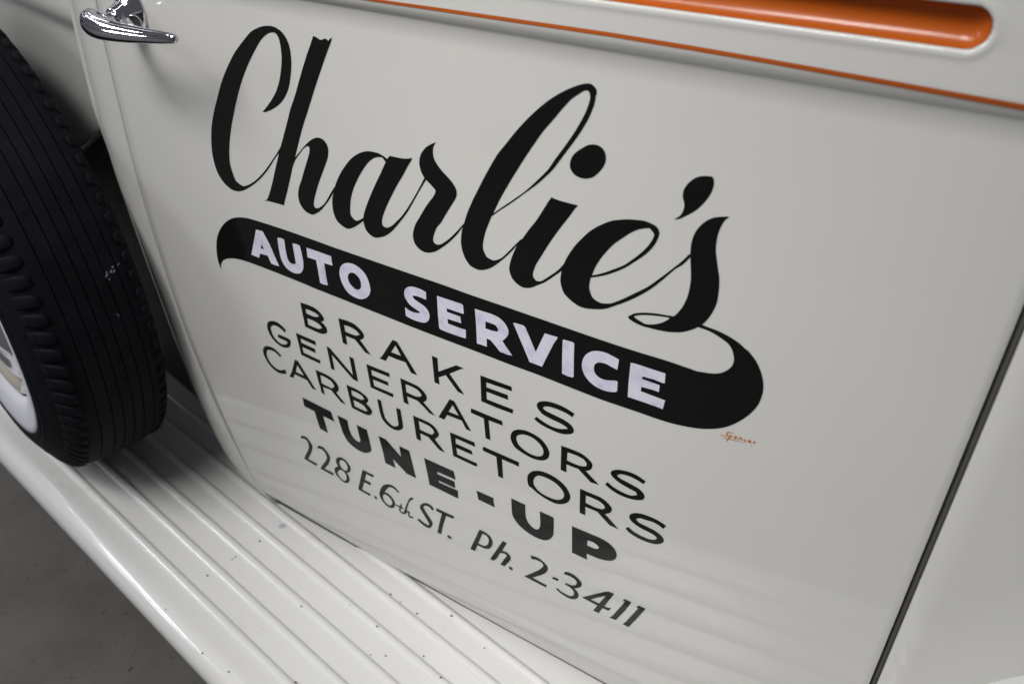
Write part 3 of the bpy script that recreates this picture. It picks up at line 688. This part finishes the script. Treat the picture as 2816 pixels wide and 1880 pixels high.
# escutcheon: oval dome tapering to a collar
rows = []
for k, (yy, a, b_) in enumerate([(.001, .0215, .0265), (-.002, .0215, .0265), (-.0035, .0206, .0256), (-.006, .0195, .0235), (-.010, .0158, .0190), (-.015, .0132, .0150), (-.020, .0118, .0125), (-.0245, .0112, .0114), (-.0255, .0106, .0106), (-.0257, .0088, .0088)]):
    rows.append([Vector((HX + a * math.cos(t), y0 + yy, HZ + .003 * (1 - min(1, k / 6)) + b_ * math.sin(t))) for t in [2 * math.pi * q / 36 for q in range(36)]])
verts = [p for r_ in rows for p in r_]; faces = []
for i in range(len(rows) - 1):
    for k in range(36): faces.append((i * 36 + k, (i + 1) * 36 + k, (i + 1) * 36 + (k + 1) % 36, i * 36 + (k + 1) % 36))
faces.append(tuple(range(9 * 36, 10 * 36))[::-1])
adopt(mesh_obj('handle_escutcheon', verts, faces, 'chrome'), door)
# lock cylinder on its lower rear flank
lc = Vector((HX + .0125, y0 - .0105, HZ - .0045)); ld = Vector((.62, -.78, -.12)).normalized()
def ring_lathe(name, c, d, prof_, mat, parent, ns=24):
    u = d.cross(Vector((0, 0, 1))).normalized(); v_ = u.cross(d)
    verts, faces = [], []
    for r_, h in prof_:
        for k in range(ns):
            a = 2 * math.pi * k / ns
            verts.append(c + d * h + u * (r_ * math.cos(a)) + v_ * (r_ * math.sin(a)))
    for i in range(len(prof_) - 1):
        for k in range(ns): faces.append((i * ns + k, i * ns + (k + 1) % ns, (i + 1) * ns + (k + 1) % ns, (i + 1) * ns + k))
    bm = bmesh.new(); bvv = [bm.verts.new(q) for q in verts]
    for f_ in faces: bm.faces.new([bvv[k] for k in f_])
    return adopt(bm_obj(name, bm, mat), parent)
ring_lathe('lock_bezel', lc, ld, [(.0086, -.006), (.0084, .0015), (.0078, .0026), (.0070, .0026), (.0064, .0016), (.0060, -.003), (.0001, -.003)], 'chrome', door)
ring_lathe('lock_cylinder', lc, ld, [(.0050, -.0031), (.0050, -.0008), (.0044, 0), (.0001, .0001)], 'chrome', door)
lev = []
pts = [(0, -.022, 0), (0, -.034, 0), (.0008, -.044, -.0002), (.005, -.0530, -.0006), (.014, -.0590, -.0010), (.032, -.0625, -.0014), (.056, -.0635, -.0012), (.082, -.0630, -.0004), (.107, -.0618, .0008), (.128, -.0604, .0018), (.1400, -.0594, .0024), (.1442, -.0591, .0026), (.1458, -.0590, .0027)]
secs = [(.0075, .0075, 0), (.0078, .0078, 0), (.0088, .0102, 0), (.0094, .0120, .08), (.0092, .0124, .14), (.0087, .0116, .18), (.0080, .0102, .18), (.0071, .0087, .16), (.0062, .0071, .14), (.0054, .0058, .1), (.0046, .0048, .08), (.0034, .0036, 0), (.0014, .0014, 0)]
# refine the lever path smoothly
fp, fs = [], []
for i in range(len(pts) - 1):
    g = lambda q, k: np.array(q[max(0, min(len(q) - 1, k))], float)
    for j in range(10):
        t = j / 10
        fp.append(Vector(cr(g(pts, i - 1), g(pts, i), g(pts, i + 1), g(pts, i + 2), t)))
        fs.append(tuple(cr(g(secs, i - 1), g(secs, i), g(secs, i + 1), g(secs, i + 2), t)))
fp.append(Vector(pts[-1])); fs.append(secs[-1])
fp = [Vector((HX + p.x, y0 + p.y, HZ + p.z + .0062 * sm(.035, .052, -p.y))) for p in fp]
sweep('handle_lever', fp, fs, 'chrome', door, 72)

# ------------------------------------------------------------------ spare wheel standing on the running board
KS = 1.05
WC = Vector((-1.2286 * KS, .5029 * KS - CAMD, -.5954 * KS + CAMZ))
yaw, til = .2082, -.0164
AXI = Vector((math.sin(yaw) * math.cos(til), math.cos(yaw) * math.cos(til), math.sin(til)))   # axle, pointing towards the car
UU = AXI.cross(Vector((0, 0, 1))).normalized(); VV = UU.cross(AXI)
wheel = empty('spare_wheel', (WC.x, WC.y, BZ), 'black whitewall spare tyre with chrome hubcap standing on the running board', 'wheel')
RT, WT = .345 * KS * .99, .1128 * KS
def wpt(th, r_, s): return WC + UU * (r_ * math.cos(th)) + VV * (r_ * math.sin(th)) + AXI * s
def lathe(name, prof_, mat, parent, ns=144):
    verts, faces = [], []
    for r_, s in prof_:
        for k in range(ns): verts.append(wpt(2 * math.pi * k / ns, r_, s))
    for i in range(len(prof_) - 1):
        for k in range(ns): faces.append((i * ns + k, i * ns + (k + 1) % ns, (i + 1) * ns + (k + 1) % ns, (i + 1) * ns + k))
    bm = bmesh.new(); bvv = [bm.verts.new(q) for q in verts]
    for f_ in faces: bm.faces.new([bvv[k] for k in f_])
    return adopt(bm_obj(name, bm, mat), parent)
hw = WT / 2
RC = RT + .0045
def crown(s): return RC - (RC - RT) * (abs(s) / hw) ** 2.2
tp = [(.212, -.055), (.222, -.074), (.240, -.0872), (.262, -.0925), (.281, -.0938), (.286, -.0950), (.289, -.0950), (.2915, -.0932), (.294, -.0932), (.2965, -.0946), (.301, -.0946), (.304, -.0925), (.312, -.0905), (.325, -.0852), (.337, -.0775), (.347, -.0690), (RT - .0045, -hw - .004), (RT - .0015, -hw)]
for gs in (-.040, -.0215, -.0065, .0085, .0235, .040):
    for d_, dep in ((-.0009, 0), (-.0006, .0022), (.0006, .0022), (.0009, 0)):
        tp.append((crown(gs + d_) - dep, gs + d_))
    tp.append((crown(gs + .0085), gs + .0085)) if gs < .03 else None
tp += [(RT - .0015, hw), (RT - .0045, hw + .004), (.348, .0645), (.338, .0695), (.325, .0738), (.304, .0775), (.28, .079), (.25, .078), (.225, .070), (.212, .055)]
tyre = lathe('tyre', tp, 'rubber', wheel, 180)
tyre.data.set_sharp_from_angle(angle=math.radians(32))
lathe('whitewall', [(.2255, -.0772), (.233, -.0846), (.240, -.0882), (.252, -.0918), (.262, -.0935), (.272, -.0945), (.2806, -.0948), (.2812, -.0938)], 'whitewall', wheel, 160)
lathe('rim', [(.150, -.030), (.180, -.034), (.188, -.050), (.196, -.062), (.203, -.070), (.210, -.0765), (.2155, -.0795), (.2195, -.0790), (.2225, -.0765), (.2235, -.072), (.220, -.060)], 'cream', wheel, 120)
lathe('hubcap', [(.2025, -.056), (.2035, -.066), (.201, -.072), (.190, -.0745), (.176, -.0735), (.166, -.0705), (.155, -.0715), (.140, -.078), (.120, -.086), (.095, -.093), (.065, -.098), (.035, -.1005), (.002, -.101)], 'chrome', wheel, 96)
# tread lugs on both shoulders
NL = 86
def lug_mesh(sgn, reach):
    pitch = 2 * math.pi * RT / NL
    hl = pitch * .36
    prof_l = [(-.0075, .0022, .55), (-.002, .0026, .9), (.006, .0020, 1.0), (.013, .0012, 1.0), (.021, .0010, .95), (reach, .0004, .9)]   # along the shoulder: lateral run, height above, width
    # shoulder curve: points outward from the tread edge
    if sgn < 0: curve = [(RT - .0004, hw - .0020), (RT - .0022, hw + .003), (RT - .0070, hw + .009), (RT - .0115, hw + .0130), (RT - .0175, hw + .0170), (RT - .0260, hw + .0215)]
    else: curve = [(RT + .0010, hw - .0070), (RT + .0002, hw - .003), (RT - .0020, hw + .001), (RT - .0050, hw + .0038), (RT - .0090, hw + .0062), (RT - .0160, hw + .0090)]
    verts, faces = [], []
    for (rr, ss), (_, hgt, wd) in zip(curve, prof_l):
        for w_, hh in ((-1, -.004), (-.92, hgt * .5), (-.6, hgt), (.6, hgt), (.92, hgt * .5), (1, -.004)):
            nr = Vector((.62, 0, .78)) if ss > hw else Vector((1, 0, .15))
            ang = w_ * hl * wd
            verts.append((rr + hh * nr.x, ang, sgn * (ss + hh * nr.z)))
    for i in range(len(curve) - 1):
        for k in range(5): faces.append((i * 6 + k, i * 6 + k + 1, (i + 1) * 6 + k + 1, (i + 1) * 6 + k))
    faces.append(tuple(range(6))); faces.append(tuple(range(5 * 6 + 5, 5 * 6 - 1, -1)))
    bm = bmesh.new(); bvv = [bm.verts.new((x, yv, s)) for x, yv, s in verts]
    for f_ in faces: bm.faces.new([bvv[k] for k in f_])
    bmesh.ops.recalc_face_normals(bm, faces=bm.faces)
    me = bpy.data.meshes.new('tread_lug'); bm.to_mesh(me); bm.free()
    me.materials.append(MAT['rubber'])
    me.polygons.foreach_set('use_smooth', [True] * len(me.polygons))
    return me
for sgn in (1, -1):
    me = lug_mesh(sgn, .03)
    for k in range(NL):
        th = 2 * math.pi * (k + (.5 if sgn > 0 else 0)) / NL
        er = UU * math.cos(th) + VV * math.sin(th); et = -UU * math.sin(th) + VV * math.cos(th)
        o = bpy.data.objects.new('tread_lug', me); COL.objects.link(o)
        o.parent = wheel
        mw = Matrix(((er.x, et.x, AXI.x, WC.x), (er.y, et.y, AXI.y, WC.y), (er.z, et.z, AXI.z, WC.z), (0, 0, 0, 1)))
        o.matrix_local = Matrix.Translation(wheel.location).inverted() @ mw

# chalky white smears on the tread
def project(p):
    c = M3.T @ np.array([p.x, p.y + CAMD, p.z - CAMZ]); return c[0] / c[2] * FPX + PW / 2, c[1] / c[2] * FPX + PH / 2
def tread_at(px, py):
    best = None
    for i in range(-30, 60):
        for j in range(-22, 23):
            q = project(wpt(math.radians(i), crown(j / 22 * hw), j / 22 * hw)); e = (q[0] - px) ** 2 + (q[1] - py) ** 2
            if best is None or e < best[0]: best = (e, math.radians(i), j / 22 * hw)
    return best[1:]
MAT['smear'] = simple('white_smear', (.27, .28, .30), .8)
for px, py, ln, wd in ((290, 760, .0028, .0014), (297, 752, .0035, .0008), (303, 747, .003, .0014), (310, 741, .0025, .0011), (325, 727, .003, .0007), (298, 766, .002, .0007), (307, 738, .0015, .0016), (326, 870, .004, .0007)):
    th, ss = tread_at(px, py)
    th += random.uniform(-.006, .006); ss += random.uniform(-.001, .001)
    vs = []
    for k in range(9):
        a = 2 * math.pi * k / 9; q = random.uniform(.55, 1.3)
        du, dv = ln * math.cos(a) * q, wd * math.sin(a) * q
        if py > 800: du, dv = dv, du
        s_ = ss + du * .8 - dv * .3; t_ = th + (du * .55 + dv) / RC
        vs.append(wpt(t_, crown(s_) + .0006, s_))
    adopt(mesh_obj('paint_smear', vs, [tuple(range(9))], 'smear', None, False), wheel)
